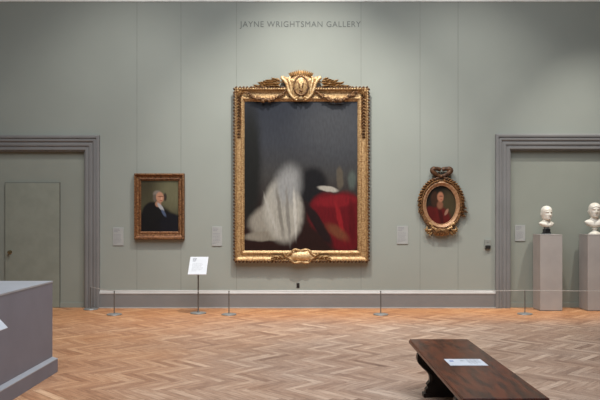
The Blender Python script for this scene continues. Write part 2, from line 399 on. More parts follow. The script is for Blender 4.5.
# ------------------------------------------------------------------ pictures
def art(name, base, blobs, distort=0.05, grain=0.12, rough=0.45):
    """brushed colour fields: base = [(z, colour)], blobs = (cx, cz, rx, rz, angle, colour, softness)"""
    m = bpy.data.materials.new(name); m.use_nodes = True; nt = m.node_tree; N = nt.nodes; Lk = nt.links
    b = N['Principled BSDF']; b.inputs['Roughness'].default_value = rough; b.inputs['Specular IOR Level'].default_value = 0.25
    tc = N.new('ShaderNodeTexCoord'); ns = N.new('ShaderNodeTexNoise'); ns.inputs['Scale'].default_value = 5; ns.inputs['Detail'].default_value = 4
    Lk.new(tc.outputs['Object'], ns.inputs['Vector'])
    s = N.new('ShaderNodeVectorMath'); s.operation = 'SUBTRACT'; Lk.new(ns.outputs['Color'], s.inputs[0]); s.inputs[1].default_value = (0.5, 0.5, 0.5)
    sc = N.new('ShaderNodeVectorMath'); sc.operation = 'SCALE'; Lk.new(s.outputs[0], sc.inputs[0]); sc.inputs['Scale'].default_value = distort*2
    ad = N.new('ShaderNodeVectorMath'); ad.operation = 'ADD'; Lk.new(tc.outputs['Object'], ad.inputs[0]); Lk.new(sc.outputs[0], ad.inputs[1])
    sx = N.new('ShaderNodeSeparateXYZ'); Lk.new(ad.outputs[0], sx.inputs[0])
    z0, z1 = base[0][0], base[-1][0]
    mr = N.new('ShaderNodeMapRange'); mr.inputs[1].default_value = z0; mr.inputs[2].default_value = z1; Lk.new(sx.outputs['Z'], mr.inputs[0])
    r = N.new('ShaderNodeValToRGB'); cr = r.color_ramp
    while len(cr.elements) < len(base): cr.elements.new(0.5)
    for e, (z, c) in zip(cr.elements, base): e.position = (z-z0)/(z1-z0); e.color = s2l(c)
    Lk.new(mr.outputs[0], r.inputs[0]); cur = r.outputs[0]
    for (cx, cz, rx, rz, ang, c, soft) in blobs:
        mp = N.new('ShaderNodeMapping'); mp.vector_type = 'TEXTURE'
        mp.inputs['Location'].default_value = (cx, 0, cz); mp.inputs['Rotation'].default_value = (0, -math.radians(ang), 0)
        mp.inputs['Scale'].default_value = (rx, 1e4, rz); Lk.new(ad.outputs[0], mp.inputs[0])
        ln = N.new('ShaderNodeVectorMath'); ln.operation = 'LENGTH'; Lk.new(mp.outputs[0], ln.inputs[0])
        q = N.new('ShaderNodeMapRange'); q.interpolation_type = 'SMOOTHSTEP'; q.inputs[1].default_value = 1+soft/2; q.inputs[2].default_value = 1-soft/2
        Lk.new(ln.outputs['Value'], q.inputs[0])
        mx = N.new('ShaderNodeMix'); mx.data_type = 'RGBA'; Lk.new(q.outputs[0], mx.inputs[0]); Lk.new(cur, mx.inputs[6]); mx.inputs[7].default_value = s2l(c)
        cur = mx.outputs[2]
    st = N.new('ShaderNodeMapping'); st.inputs['Scale'].default_value = (30, 1, 9); Lk.new(tc.outputs['Object'], st.inputs[0])
    n2 = N.new('ShaderNodeTexNoise'); n2.inputs['Scale'].default_value = 1; n2.inputs['Detail'].default_value = 3; Lk.new(st.outputs[0], n2.inputs['Vector'])
    mr2 = N.new('ShaderNodeMapRange'); mr2.inputs[3].default_value = 0.78*(1-grain*2); mr2.inputs[4].default_value = 0.78*(1+grain*2); Lk.new(n2.outputs['Fac'], mr2.inputs[0])
    vm = N.new('ShaderNodeVectorMath'); vm.operation = 'SCALE'; Lk.new(cur, vm.inputs[0]); Lk.new(mr2.outputs[0], vm.inputs['Scale'])
    Lk.new(vm.outputs[0], b.inputs['Base Color'])
    return m
S = 57.6
def P(px, py): return ((px-301)/S, EYE+(219-py)/S)
def canvas_mesh(name, x0, x1, z0, z1, y, m, parent, oval=False):
    cx, cz = (x0+x1)/2, (z0+z1)/2; bm = NB()
    if oval:
        pts = [((x1-x0)/2*math.cos(2*PI*k/48), (z1-z0)/2*math.sin(2*PI*k/48)) for k in range(48)]
        prism(bm, pts, 0.01, -0.002)
    else: box(bm, x0-cx, x1-cx, -0.002, 0.02, z0-cz, z1-cz)
    o = link_mesh(name, bm, m, parent); o.location = (cx, y, cz); return o

# --- the large picture
def large_picture():
    root = thing('framed_painting', 'largest painting, in a carved gilt frame with a crest, red and white fields of colour', 'painting', (0, YW, 0))
    ox0, oz1 = P(234, 87.5); ox1, oz0 = P(369, 262); ix0, iz1 = P(244.5, 101.5); ix1, iz0 = P(357.5, 250.5)
    Y = 0.0
    outer, inner = (ox0+0.012, ox1-0.012, oz0+0.012, oz1-0.012), (ix0, ix1, iz0, iz1)
    bm = NB()
    rect_frame(bm, outer, inner, [(0, 0), (0, 0.105), (0.05, 0.124), (0.14, 0.128), (0.20, 0.098), (0.24, 0.080), (0.42, 0.060), (0.62, 0.062), (0.72, 0.078), (0.80, 0.080), (0.84, 0.064), (0.92, 0.056), (1.0, 0.040), (1.0, 0.0)], Y)
    link_mesh('frame', bm, M['gold'], root, 25)
    # carved rope along the outer edge and small beads at the sight edge
    bm = NB()
    def walk(r, step):
        x0, x1, z0, z1 = r
        for (ax, az, bx, bz) in ((x0, z0, x1, z0), (x1, z0, x1, z1), (x1, z1, x0, z1), (x0, z1, x0, z0)):
            Ld = math.hypot(bx-ax, bz-az); n = int(Ld/step)
            for i in range(n): yield ax+(bx-ax)*(i+.5)/n, az+(bz-az)*(i+.5)/n, math.atan2(bz-az, bx-ax)
    for x, z, a in walk(outer, 0.062): blob(bm, (x, Y-0.105, z), (0.030, 0.030, 0.020), a+0.8)
    for x, z, a in walk((outer[0]+.012, outer[1]-.012, outer[2]+.012, outer[3]-.012), 0.045): blob(bm, (x, Y-0.128, z), (0.018, 0.012, 0.010), a+0.7)
    link_mesh('carved_edge', bm, M['edge_dark'], root, True)
    bm = NB()
    k = 0.80; sight = tuple(o_+(i_-o_)*k for o_, i_ in zip(outer, inner))
    for x, z, a in walk(sight, 0.032): blob(bm, (x, Y-0.078, z), (0.015, 0.010, 0.009), a+0.5)
    link_mesh('beaded_moulding', bm, M['gold_hi'], root, True)
    # leaf drops in the coves of both sides
    for s, xc in ((-1, (ox0+ix0)/2-0.005), (1, (ox1+ix1)/2+0.005)):
        bm = NB(); z = oz1-0.10
        for i in range(15):
            L = 0.075 if i < 11 else 0.05
            leaf(bm, (xc, z), -PI/2+0.62, L, 0.042, Y-0.064, 0.022); leaf(bm, (xc, z), -PI/2-0.62, L, 0.042, Y-0.064, 0.022)
            blob(bm, (xc, Y-0.078, z-0.01), (0.014, 0.012, 0.014)); z -= 0.053
        link_mesh('leaf_drop', bm, M['gold_dark'], root, 35)
    # corner leaves
    for cx, cz, sx, sz in ((ox0, oz1, 1, -1), (ox1, oz1, -1, -1)):
        bm = NB()
        for d in range(5):
            a = math.atan2(sz, sx)+(d-2)*0.42
            leaf(bm, (cx+sx*0.07, cz+sz*0.07), a, 0.10, 0.045, Y-0.075, 0.03)
        blob(bm, (cx+sx*0.07, Y-0.10, cz+sz*0.07), (0.03, 0.025, 0.03), 0, 2)
        link_mesh('corner_leaves', bm, M['gold'], root, True)
    # garlands swagged from the crest to the corners
    for s in (-1, 1):
        bm = NB(); n = 22
        for i in range(n):
            t = i/(n-1); x = s*(0.26+0.70*t); z = 3.755-0.03*t-0.145*math.sin(PI*min(1, t*1.04))
            th = 0.020+0.016*math.sin(PI*t)
            for _ in range(3):
                blob(bm, (x+random.uniform(-.02, .02), Y-0.098-random.uniform(0, .02), z+random.uniform(-.018, .018)), (th*1.2, th*0.8, th*0.6), random.uniform(0, PI))
        link_mesh('garland', bm, M['gold_dark'], root, True)
    # laurel sprays on the top edge
    for s in (-1, 1):
        bm = NB()
        for (x0, z0, x1, z1, k_, W_) in ((0.78, 0.005, 0.36, 0.02, 9, .040), (0.74, 0.03, 0.36, 0.07, 8, .042), (0.66, 0.075, 0.36, 0.12, 7, .044), (0.56, 0.115, 0.38, 0.15, 5, .04)):
            for i in range(k_):
                t = i/(k_-1); x = s*(x0+(x1-x0)*t); z = oz1+z0+(z1-z0)*t
                a = PI-0.42-0.25*t+random.uniform(-.12, .12)
                a = a if s > 0 else PI-a
                leaf(bm, (x, z-0.012), (0.15+random.uniform(-.25, .2)) if s > 0 else PI-(0.15+random.uniform(-.25, .2)), 0.10, W_, Y-0.04-0.008*i, 0.045)
        tube(bm, [(s*0.72, Y-0.05, oz1+0.01), (s*0.60, Y-0.06, oz1+0.055), (s*0.46, Y-0.07, oz1+0.085), (s*0.30, Y-0.07, oz1+0.09)], [0.006, 0.012, 0.014, 0.012], 6)
        link_mesh('laurel_spray', bm, M['gold'], root, True)
    # shield crest
    def half(pts): return pts + [(-x, z) for x, z in reversed(pts)]
    ot = [(0.0, 3.585), (0.07, 3.60), (0.14, 3.645), (0.195, 3.72), (0.225, 3.80), (0.245, 3.88), (0.285, 3.945), (0.335, 3.985), (0.325, 4.01), (0.26, 4.01), (0.20, 3.985), (0.165, 4.02), (0.12, 4.075), (0.05, 4.105)]
    outl = ot + [(-x, z) for x, z in reversed(ot[1:])]
    bm = NB(); prism(bm, outl, Y, Y-0.10, dome=0.05)
    sh = link_mesh('shield', bm, M['gold'], root, 30)
    bm = NB()
    for s in (-1, 1):
        tube(bm, [(s*x, Y-0.125, z) for x, z in ot[1:9]], [0.018, 0.022, 0.026, 0.028, 0.030, 0.032, 0.032, 0.02], 8)
        blob(bm, (s*0.315, Y-0.12, 3.99), (0.036, 0.03, 0.030), 0, 2)
        tube(bm, [(s*0.17, Y-0.13, 3.66), (s*0.165, Y-0.14, 3.76), (s*0.18, Y-0.145, 3.86), (s*0.205, Y-0.14, 3.95), (s*0.185, Y-0.13, 4.01)], [0.012, 0.02, 0.024, 0.022, 0.012], 8)
        for i in range(6): leaf(bm, (s*(0.03+0.024*i), 4.015), PI/2-s*(0.12+0.16*i), 0.115-0.006*i, 0.042, Y-0.12, 0.045)
        leaf(bm, (s*0.04, 3.66), -PI/2+s*1.1, 0.09, 0.06, Y-0.12, 0.03)
    leaf(bm, (0, 4.0), PI/2, 0.12, 0.08, Y-0.125, 0.035); leaf(bm, (0, 3.68), -PI/2, 0.09, 0.09, Y-0.12, 0.03)
    link_mesh('shield_scrolls', bm, M['gold_hi'], root, True)
    bm = NB(); n = 40
    c = (0, 3.845)
    prism(bm, [(c[0]+0.105*math.cos(2*PI*k/n), c[1]+0.145*math.sin(2*PI*k/n)) for k in range(n)], Y-0.12, Y-0.150, dome=0.035)
    md = link_mesh('oval_boss', bm, M['gold'], sh, 30)
    bm = NB()
    ring = [(c[0]+0.118*math.cos(2*PI*k/n), Y-0.150, c[1]+0.160*math.sin(2*PI*k/n)) for k in range(n+1)]
    tube(bm, ring, 0.016, 8)
    for (dx, dz, r1, r2, a) in ((-.03, .0, .012, .06, .25), (.03, .0, .012, .06, -.25), (0, -.09, .035, .014, 0)):
        blob(bm, (c[0]+dx, Y-0.185, c[1]+dz), (r1, .014, r2), a, 2)
    link_mesh('boss_rim', bm, M['gold_dark'], sh, True)
    # cartouche on the lower rail
    zc = EYE+(219-256)/S; bm = NB()
    prism(bm, [(0.20*math.cos(2*PI*k/n), zc+0.095*math.sin(2*PI*k/n)) for k in range(n)], Y, Y-0.12, dome=0.05)
    ct = link_mesh('cartouche', bm, M['gold_hi'], root, 35)
    bm = NB()
    tube(bm, [((0.225+0.02*math.cos(12*PI*k/n))*math.cos(2*PI*k/n), Y-0.125-0.01*math.cos(6*PI*k/n), zc+(0.112+0.016*math.cos(12*PI*k/n))*math.sin(2*PI*k/n)) for k in range(n+1)], [0.026 if k % 4 < 2 else 0.018 for k in range(n+1)], 8)
    for s in (-1, 1):
        for k in range(7):
            leaf(bm, (s*(0.22+0.04*k), zc-0.03+0.02*math.sin(k*2.0)), (1.2-0.28*k) if s > 0 else PI-(1.2-0.28*k), 0.10, 0.05, Y-0.105, 0.045)
        pts = [(s*(0.30+0.07*t*math.cos(t*5)), Y-0.10, zc-0.03+0.045*t*math.sin(t*5)) for t in [i/10*1.3 for i in range(11)]]
        tube(bm, pts, 0.014, 6)
        leaf(bm, (s*0.40, zc-0.02), -0.1 if s > 0 else PI+0.1, 0.13, 0.05, Y-0.10, 0.03)
    link_mesh('cartouche_scrolls', bm, M['gold'], root, True)
    def q(px, py): return ((px-301)/S, (176-py)/S)
    B = []
    def ab(px, py, rx, ry, a, c, s): x, z = q(px, py); B.append((x, z, rx/S, ry/S, a, c, s))
    ab(334, 130, 34, 30, 0, (72, 73, 76), 1.4)
    ab(250, 165, 11, 62, 0, (30, 30, 28), .8)
    ab(300, 238, 76, 16, 0, (40, 21, 18), .9)
    ab(312, 186, 15, 19, -10, (26, 25, 27), .5)
    ab(345, 222, 24, 30, 0, (100, 17, 25), .22); ab(326, 212, 18, 20, -25, (100, 17, 25), .3)
    ab(336, 201, 20, 6, 4, (124, 24, 32), .6); ab(352, 222, 3, 22, 4, (86, 14, 20), .9); ab(340, 220, 2.5, 20, 12, (138, 28, 34), .9)
    ab(318, 224, 5, 26, 32, (34, 20, 21), .5)
    ab(337, 232, 12, 5, -35, (112, 62, 42), 1.0)
    ab(273, 222, 24, 17, 8, (150, 144, 132), .4); ab(265, 236, 20, 5, 3, (138, 131, 118), .5)
    ab(283, 211, 19.5, 31, 4, (170, 166, 155), .35); ab(288, 186, 12, 19, -10, (150, 150, 148), 1.1)
    ab(280, 212, 2, 26, 8, (132, 128, 119), .9); ab(288, 216, 1.6, 26, 4, (134, 130, 122), .9); ab(295, 214, 1.6, 22, 2, (196, 192, 182), .9); ab(271, 216, 1.6, 20, 18, (182, 178, 168), .9)
    ab(340, 178, 3.4, 11, 0, (92, 84, 72), .6); ab(352, 180, 4, 9, 0, (84, 92, 86), .8); ab(328, 189, 10, 2.6, -8, (176, 170, 158), .6)
    m = art('large_picture_paint', [(-1.3, (34, 20, 17)), (-0.5, (46, 34, 30)), (0.0, (66, 64, 62)), (0.6, (58, 60, 66)), (1.3, (40, 43, 52))], B, 0.03, 0.16, 0.4)
    canvas_mesh('canvas', ix0-0.005, ix1+0.005, iz0-0.005, iz1+0.005, -0.030, m, root)
large_picture()

# --- small rectangular portrait
def small_picture():
    root = thing('framed_portrait', 'small rectangular portrait of a person in a dark coat, in a brown gilt frame', 'painting', (0, YW, 0))
    ox0, oz1 = P(134.5, 173.5); ox1, oz0 = P(184.5, 239.5); ix0, iz1 = P(141, 180.5); ix1, iz0 = P(178.2, 231.5)
    outer, inner = (ox0, ox1, oz0, oz1), (ix0, ix1, iz0, iz1)
    bm = NB()
    rect_frame(bm, outer, inner, [(0, 0), (0, 0.07), (0.08, 0.09), (0.22, 0.095), (0.30, 0.075), (0.55, 0.05), (0.70, 0.056), (0.78, 0.06), (0.84, 0.045), (1, 0.03), (1, 0)], 0)
    link_mesh('frame', bm, M['browngold'], root, 25)
    bm = NB()
    for (k, st, ln, th, y) in ((0.15, 0.03, 0.017, 0.011, -0.090), (0.55, 0.026, 0.016, 0.012, -0.052), (0.90, 0.02, 0.010, 0.007, -0.040)):
        r = tuple(o_+(i_-o_)*k for o_, i_ in zip(outer, inner)); x0, x1, z0, z1 = r
        for (ax, az, bx, bz) in ((x0, z0, x1, z0), (x1, z0, x1, z1), (x1, z1, x0, z1), (x0, z1, x0, z0)):
            Ld = math.hypot(bx-ax, bz-az); n = int(Ld/st)
            for i in range(n):
                blob(bm, (ax+(bx-ax)*(i+.5)/n, y, az+(bz-az)*(i+.5)/n), (ln, 0.010, th), math.atan2(bz-az, bx-ax)+0.6)
    link_mesh('carved_moulding', bm, M['ovalgold'], root, True)
    cx, cy = 159.6, 206
    def ab(px, py, rx, ry, a, c, s): B.append(((px-cx)/S, (cy-py)/S, rx/S, ry/S, a, c, s))
    B = []
    ab(172, 193, 14, 18, 20, (112, 108, 82), 1.4)
    ab(156, 226, 20, 20, 0, (24, 23, 24), .25); ab(152, 212, 9.5, 10, 0, (26, 25, 25), .25); ab(172, 226, 12, 13, 30, (26, 26, 32), .3)
    ab(157, 193.8, 4.0, 3.4, 0, (134, 124, 114), .6); ab(154.8, 198, 2.0, 3.6, 0, (106, 96, 86), .7); ab(165, 197, 1.6, 4, 0, (60, 50, 44), .6)
    ab(159.8, 197.3, 3.9, 5.2, 5, (190, 140, 113), .4); ab(158, 204, 3, 3, 0, (176, 132, 106), .5)
    ab(160.5, 196.5, 3.0, .5, 0, (130, 84, 66), .9); ab(160.8, 200.6, 1.5, .45, 0, (160, 84, 74), .8); ab(161.5, 198.4, .7, 1.4, 0, (214, 164, 136), .8)
    ab(160.5, 207, 1.6, 5, 38, (176, 176, 178), .6); ab(163.6, 213, 1.4, 4, 30, (84, 96, 122), .8)
    m = art('small_portrait_paint', [(-0.46, (44, 42, 34)), (0.0, (78, 74, 56)), (0.46, (66, 60, 44))], B, 0.004, 0.08, 0.4)
    canvas_mesh('canvas', ix0-0.004, ix1+0.004, iz0-0.004, iz1+0.004, -0.022, m, root)
small_picture()

# --- oval portrait
def oval_picture():
    root = thing('oval_portrait', 'oval portrait of a person in red, in a carved gilt frame with a ribbon bow', 'painting', (0, YW, 0))
    cx, cz = P(441, 205)
    bm = NB()
    oval_frame(bm, (cx, cz-0.01), (0.365, 0.455), (0.300, 0.378), [(0, 0), (0, 0.05), (0.2, 0.078), (0.6, 0.082), (0.9, 0.07), (1, 0.06), (1, 0)], 0)
    link_mesh('frame', bm, M['ovalgold'], root, 30)
    bm = NB()
    oval_frame(bm, (cx, cz), (0.322, 0.400), (0.258, 0.330), [(0, 0.03), (0, 0.085), (0.2, 0.094), (0.45, 0.086), (0.8, 0.062), (0.9, 0.064), (1, 0.05), (1, 0.03)], 0)
    link_mesh('inner_rim', bm, M['ovalrim'], root, 30)
    # beads and leaves round the oval
    bm = NB()
    for k in range(74):
        a = 2*PI*k/74
        blob(bm, (cx+0.352*math.cos(a), -0.080, cz-0.01+0.440*math.sin(a)), (0.018, 0.014, 0.010), a+PI/2+0.5)
    link_mesh('beaded_edge', bm, M['gold_dark'], root, True)
    for s in (-1, 1):
        bm = NB()
        for k in range(15):
            a = PI/2 - s*(0.10+0.118*k); rr = 1.0
            bx, bz = cx+0.352*math.cos(a), cz-0.01+0.442*math.sin(a)
            tan = a - s*PI/2
            big = 0.10 if k < 11 else 0.075
            leaf(bm, (bx, bz), tan+s*0.65, big, 0.05, -0.06, 0.035)
            if k % 2 == 0: leaf(bm, (bx, bz), tan+s*1.15, 0.07, 0.04, -0.055, 0.03)
            leaf(bm, (bx, bz), tan-s*0.35, 0.07, 0.035, -0.08, 0.025)
        link_mesh('leaf_garland', bm, M['ovalgold'], root, 35)
    bm = NB()
    for (dx, dz) in ((0.40, -0.03), (0.415, -0.10), (0.385, -0.17)):
        leaf(bm, (cx+dx-0.04, cz+dz), -0.3, 0.10, 0.04, -0.04, 0.03); blob(bm, (cx+dx, -0.05, cz+dz), (0.02, 0.018, 0.016))
    link_mesh('side_buds', bm, M['gold_dark'], root, True)
    # ribbon bow
    bm = NB(); zt = cz+0.485
    for s in (-1, 1):
        pts = []
        for i in range(15):
            t = i/14*PI*1.0
            pts.append((cx+s*(0.012+0.150*math.sin(t)*(0.55+0.45*math.sin(t*0.9))), -0.06-0.03*math.sin(t), zt+0.005+0.125*math.sin(t*1.0)*0.35+0.075*(1-math.cos(t))-0.03*(t/PI)))
        tube(bm, pts, [0.034]*4+[0.044]*7+[0.036]*4, 8)
        tube(bm, [(cx+s*0.02, -0.06, zt), (cx+s*0.08, -0.07, zt-0.03), (cx+s*0.15, -0.06, zt-0.05), (cx+s*0.21, -0.05, zt-0.12)], [0.024, 0.032, 0.030, 0.014], 8)
    blob(bm, (cx, -0.085, zt+0.01), (0.035, 0.03, 0.03), 0, 2)
    link_mesh('ribbon_bow', bm, M['edge_dark'], root, True)
    # carved shell and scrolls at the foot
    bm = NB(); zb = cz-0.455; n = 32
    prism(bm, [(cx+0.15*math.cos(2*PI*k/n), zb-0.01+0.075*math.sin(2*PI*k/n)) for k in range(n)], 0, -0.07, dome=0.04)
    for k in range(-4, 5): tube(bm, [(cx+0.02*k, -0.115, zb+0.05), (cx+0.030*k, -0.112, zb-0.02), (cx+0.028*k, -0.085, zb-0.075)], [0.008, 0.013, 0.008], 6)
    link_mesh('shell', bm, M['ovalgold'], root, True)
    bm = NB()
    for s in (-1, 1):
        pts = [(cx+s*(0.22-0.075*(1-t*0.6)*math.sin(t*5.2)), -0.085, zb+0.085+0.075*(1-t*0.6)*math.cos(t*5.2)-0.02) for t in [i/14 for i in range(15)]]
        tube(bm, pts, [0.024-0.0008*i for i in range(15)], 8)
        for k in range(4): leaf(bm, (cx+s*(0.15+0.02*k), zb+0.0), (-0.9+0.45*k) if s > 0 else PI-(-0.9+0.45*k), 0.10, 0.045, -0.06, 0.03)
    tube(bm, [(cx+x, -0.10, zb+0.075-0.06*(1-(x/0.18)**2)) for x in [-0.18+0.03*i for i in range(13)]], 0.018, 8)
    link_mesh('foot_scrolls', bm, M['gold'], root, True)
    def ab(px, py, rx, ry, a, c, s): B.append(((px-441)/S, (205-py)/S, rx/S, ry/S, a, c, s))
    B = []
    ab(449, 205, 9, 14, 0, (74, 64, 44), 1.2)
    ab(438, 219, 12.5, 12.5, 0, (96, 30, 28), .35); ab(431, 213, 5, 7, 20, (88, 27, 25), .5); ab(441, 216, 2, 12, 10, (70, 22, 22), .9)
    ab(434.5, 199, 3.6, 8, 0, (64, 42, 30), .5); ab(440, 205, 3, 4, 0, (138, 92, 70), .7)
    ab(440.5, 197, 3.2, 4.9, 0, (178, 122, 94), .5); ab(441, 196.2, 2.2, .5, 0, (120, 74, 58), .9); ab(441.4, 199.6, 1.1, .35, 0, (140, 70, 60), .8)
    ab(446.5, 212, 1.4, 3.6, -28, (158, 116, 96), .6)
    m = art('oval_portrait_paint', [(-0.34, (30, 22, 18)), (0.0, (38, 32, 25)), (0.34, (30, 26, 20))], B, 0.008, 0.08, 0.4)
    canvas_mesh('canvas', cx-0.264, cx+0.264, cz-0.336, cz+0.336, -0.032, m, root, oval=True)
oval_picture()

# ------------------------------------------------------------------ wall labels, reader, socket
def printed(bm, x0, x1, z1, z0, y, rows, h=0.008, frac=0.9, rnd=True):
    for i in range(rows):
        z = z1-(z1-z0)*(i+0.5)/rows; x = x0
        end = x0+(x1-x0)*(frac if i < rows-1 else 0.5)*(random.uniform(0.85, 1.0) if rnd else 1)
        while x < end-0.01:
            w_ = random.uniform(0.012, 0.034); w_ = min(w_, end-x)
            box(bm, x, x+w_, y-0.0012, y, z-h/2, z+h/2); x += w_+0.006
labels = (((113, 123.3), (227.5, 245.5), YW, 57.5, 'grey wall label left of the small rectangular portrait'),
          ((212, 222), (226.5, 246), YW, 57.5, 'grey wall label between the rectangular portrait and the largest gilt frame'),
          ((397, 408), (226, 244), YW, 57.5, 'grey wall label left of the oval portrait'),
          ((515, 525), (225, 241), YR, 57.07, 'grey wall label beside the left bust, inside the right recess'))
for (pxs, pys, yw, s_, lab) in labels:
    x0, x1 = (pxs[0]-301)/s_, (pxs[1]-301)/s_; z1, z0 = EYE+(219-pys[0])/s_, EYE+(219-pys[1])/s_
    r = thing('wall_label', lab, 'label', ((x0+x1)/2, yw, z0), 0, 'wall labels')
    hw = (x1-x0)/2; H = z1-z0
    bm = NB(); box(bm, -hw, hw, -0.012, 0, 0, H, 0.002); link_mesh('card', bm, M['grey_card'], r)
    bm = NB(); printed(bm, -hw+0.015, hw-0.015, H-0.015, H-0.085, -0.012, 3, 0.010, 0.7); printed(bm, -hw+0.015, hw-0.015, H-0.11, 0.03, -0.012, 8, 0.006)
    link_mesh('printed_text', bm, M['ink'], r)
x, z = P(488, 244.5)
r = thing('card_reader', 'small grey and black card reader beside the right door casing', 'card reader', (x, YW, z))
bm = NB(); box(bm, -0.052, 0.052, -0.03, 0, -0.065, 0.085, 0.008); link_mesh('housing', bm, M['grey_plastic'], r)
bm = NB(); box(bm, -0.045, 0.045, -0.045, -0.028, -0.075, -0.015, 0.01); link_mesh('sensor', bm, M['black'], r)
bm = NB(); box(bm, -0.012, 0.012, -0.033, -0.030, 0.03, 0.045, 0.002); link_mesh('indicator', bm, M['steel'], r)
x, z = P(298, 285.7)
r = thing('power_socket', 'small black power socket low on the wall under the largest picture', 'power socket', (x, YW, z))
bm = NB(); box(bm, -0.026, 0.026, -0.006, 0, -0.042, 0.042, 0.002); link_mesh('cover_plate', bm, M['black'], r)
bm = NB()
for zz in (-0.02, 0.02):
    box(bm, -0.016, 0.016, -0.009, -0.006, zz-0.014, zz+0.014, 0.002)
link_mesh('outlets', bm, M['socle'], r)

# ------------------------------------------------------------------ barrier posts and cords
posts = [(-3.60, 11.98, 'barrier post standing against the left door casing', 0.385),
         (-3.02, 11.32, 'second barrier post from the left, in front of the baseboard', 0.385),
         (-1.165, 11.32, 'barrier post just right of the white reading sign', 0.385),
         (1.29, 11.32, 'barrier post below the right edge of the largest frame', 0.385),
         (3.64, 11.38, 'barrier post left of the grey bust pedestals', 0.385),
         (6.15, 11.38, None, 0.385)]
def post(x, y, lab, h):
    r = thing('barrier_post', 'low steel '+lab, 'barrier post', (x, y, 0), 0, 'low barrier posts')
    bm = NB(); lathe(bm, [(0.0, 0), (0.118, 0), (0.122, 0.006), (0.118, 0.016), (0.09, 0.022), (0.03, 0.026), (0.0, 0.026)], n=40); link_mesh('base', bm, M['steelbase'], r, 35)
    bm = NB(); lathe(bm, [(0.013, 0.024), (0.013, 0.03), (0.0085, 0.034), (0.0085, h-0.012), (0.011, h-0.010), (0.011, h-0.002), (0.006, h)], n=16); link_mesh('rod', bm, M['steel'], r, 35)
for p in posts:
    if p[2]: post(*p)
cord_labs = ['short pale cord from the post at the left casing to the next post',
             'pale barrier cord passing the white reading sign', 'longest pale barrier cord under the largest picture',
             'pale barrier cord in front of the oval portrait and casing', 'pale barrier cord in front of the grey bust pedestals']
for i, (a, b) in enumerate(zip(posts, posts[1:])):
    pts = []
    for k in range(17):
        t = k/16
        pts.append((a[0]+(b[0]-a[0])*t, a[1]+(b[1]-a[1])*t, (a[3]+(b[3]-a[3])*t)+0.0045-0.010*math.sin(PI*t)))
    bm = NB(); tube(bm, pts, 0.0042, 6)
    tag(link_mesh('barrier_cord', bm, M['cord'], None, True), cord_labs[i], 'cord', 'barrier cords')

# ------------------------------------------------------------------ reading sign on its stand
sx_, sy_ = -1.685, 11.48
r = thing('sign_stand', 'white tilted sign on a thin steel stand, left of the largest frame', 'sign', (sx_, sy_, 0))
bm = NB(); lathe(bm, [(0.0, 0), (0.128, 0), (0.132, 0.006), (0.128, 0.018), (0.09, 0.024), (0.03, 0.028), (0.0, 0.028)], n=40); link_mesh('base', bm, M['steelbase'], r, 35)
bm = NB(); lathe(bm, [(0.018, 0.026), (0.018, 0.04), (0.0115, 0.045), (0.0115, 0.76), (0.0, 0.76)], n=16); link_mesh('pole', bm, M['steel'], r, 35)
tilt = Matrix.Translation((0.0, 0.0, 0.785)) @ Matrix.Rotation(-math.radians(46), 4, 'X')
bm = NB(); box(bm, -0.15, 0.15, -0.004, 0.008, -0.195, 0.195, 0.003)
bmesh.ops.transform(bm, matrix=tilt, verts=bm.verts); pn = link_mesh('sign_panel', bm, M['white'], r)
bm = NB(); printed(bm, -0.10, 0.0, 0.165, 0.085, -0.004, 3, 0.013, 0.7, True)
bmesh.ops.transform(bm, matrix=tilt, verts=bm.verts); link_mesh('printed_heading', bm, M['ink_dark'], pn)
bm = NB(); printed(bm, -0.10, 0.11, 0.06, -0.13, -0.004, 8, 0.004)
bmesh.ops.transform(bm, matrix=tilt, verts=bm.verts); link_mesh('printed_text', bm, M['ink'], pn)
bm = NB(); box(bm, -0.05, 0.05, 0.008, 0.016, -0.05, 0.05, 0.002)
bmesh.ops.transform(bm, matrix=tilt, verts=bm.verts); link_mesh('bracket', bm, M['steel'], r)

# ------------------------------------------------------------------ display platform at the left
px0, px1, py0, py1, ph = -4.9, -2.51, 4.2, 7.07, 0.925
r = thing('display_platform', 'large grey display platform at the left edge, with a pale top and baseboard', 'display platform', ((px0+px1)/2, (py0+py1)/2, 0))
ox, oy = (px0+px1)/2, (py0+py1)/2; hx, hy = (px1-px0)/2, (py1-py0)/2
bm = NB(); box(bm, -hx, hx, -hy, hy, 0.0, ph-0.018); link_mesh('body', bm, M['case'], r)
bm = NB(); box(bm, -hx-0.004, hx+0.004, -hy-0.004, hy+0.004, ph-0.018, ph, 0.003); link_mesh('top', bm, M['case_toplit'], r)
bm = NB(); pr = [(0.040, 0), (0.040, 0.128), (0.0, 0.160)]
rows = []
pr = pr[:2]
for d, z in pr: rows.append([bm.verts.new(p) for p in ((-hx-d, -hy-d, z), (hx+d, -hy-d, z), (hx+d, hy+d, z), (-hx-d, hy+d, z))])
for a, b in zip(rows, rows[1:]):
    for i in range(4): bm.faces.new((a[i], a[(i+1) % 4], b[(i+1) % 4], b[i]))
bb = link_mesh('baseboard', bm, M['case'], r)
bm = NB(); rows = []
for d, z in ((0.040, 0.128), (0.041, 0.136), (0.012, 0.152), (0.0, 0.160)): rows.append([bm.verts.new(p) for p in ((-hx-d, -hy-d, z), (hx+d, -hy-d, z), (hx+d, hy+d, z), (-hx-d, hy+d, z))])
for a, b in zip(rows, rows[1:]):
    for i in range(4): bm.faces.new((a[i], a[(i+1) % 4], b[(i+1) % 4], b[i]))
link_mesh('baseboard_cap', bm, M['case_toplit'], bb)  # highlight along the chamfer painted with the paler tone
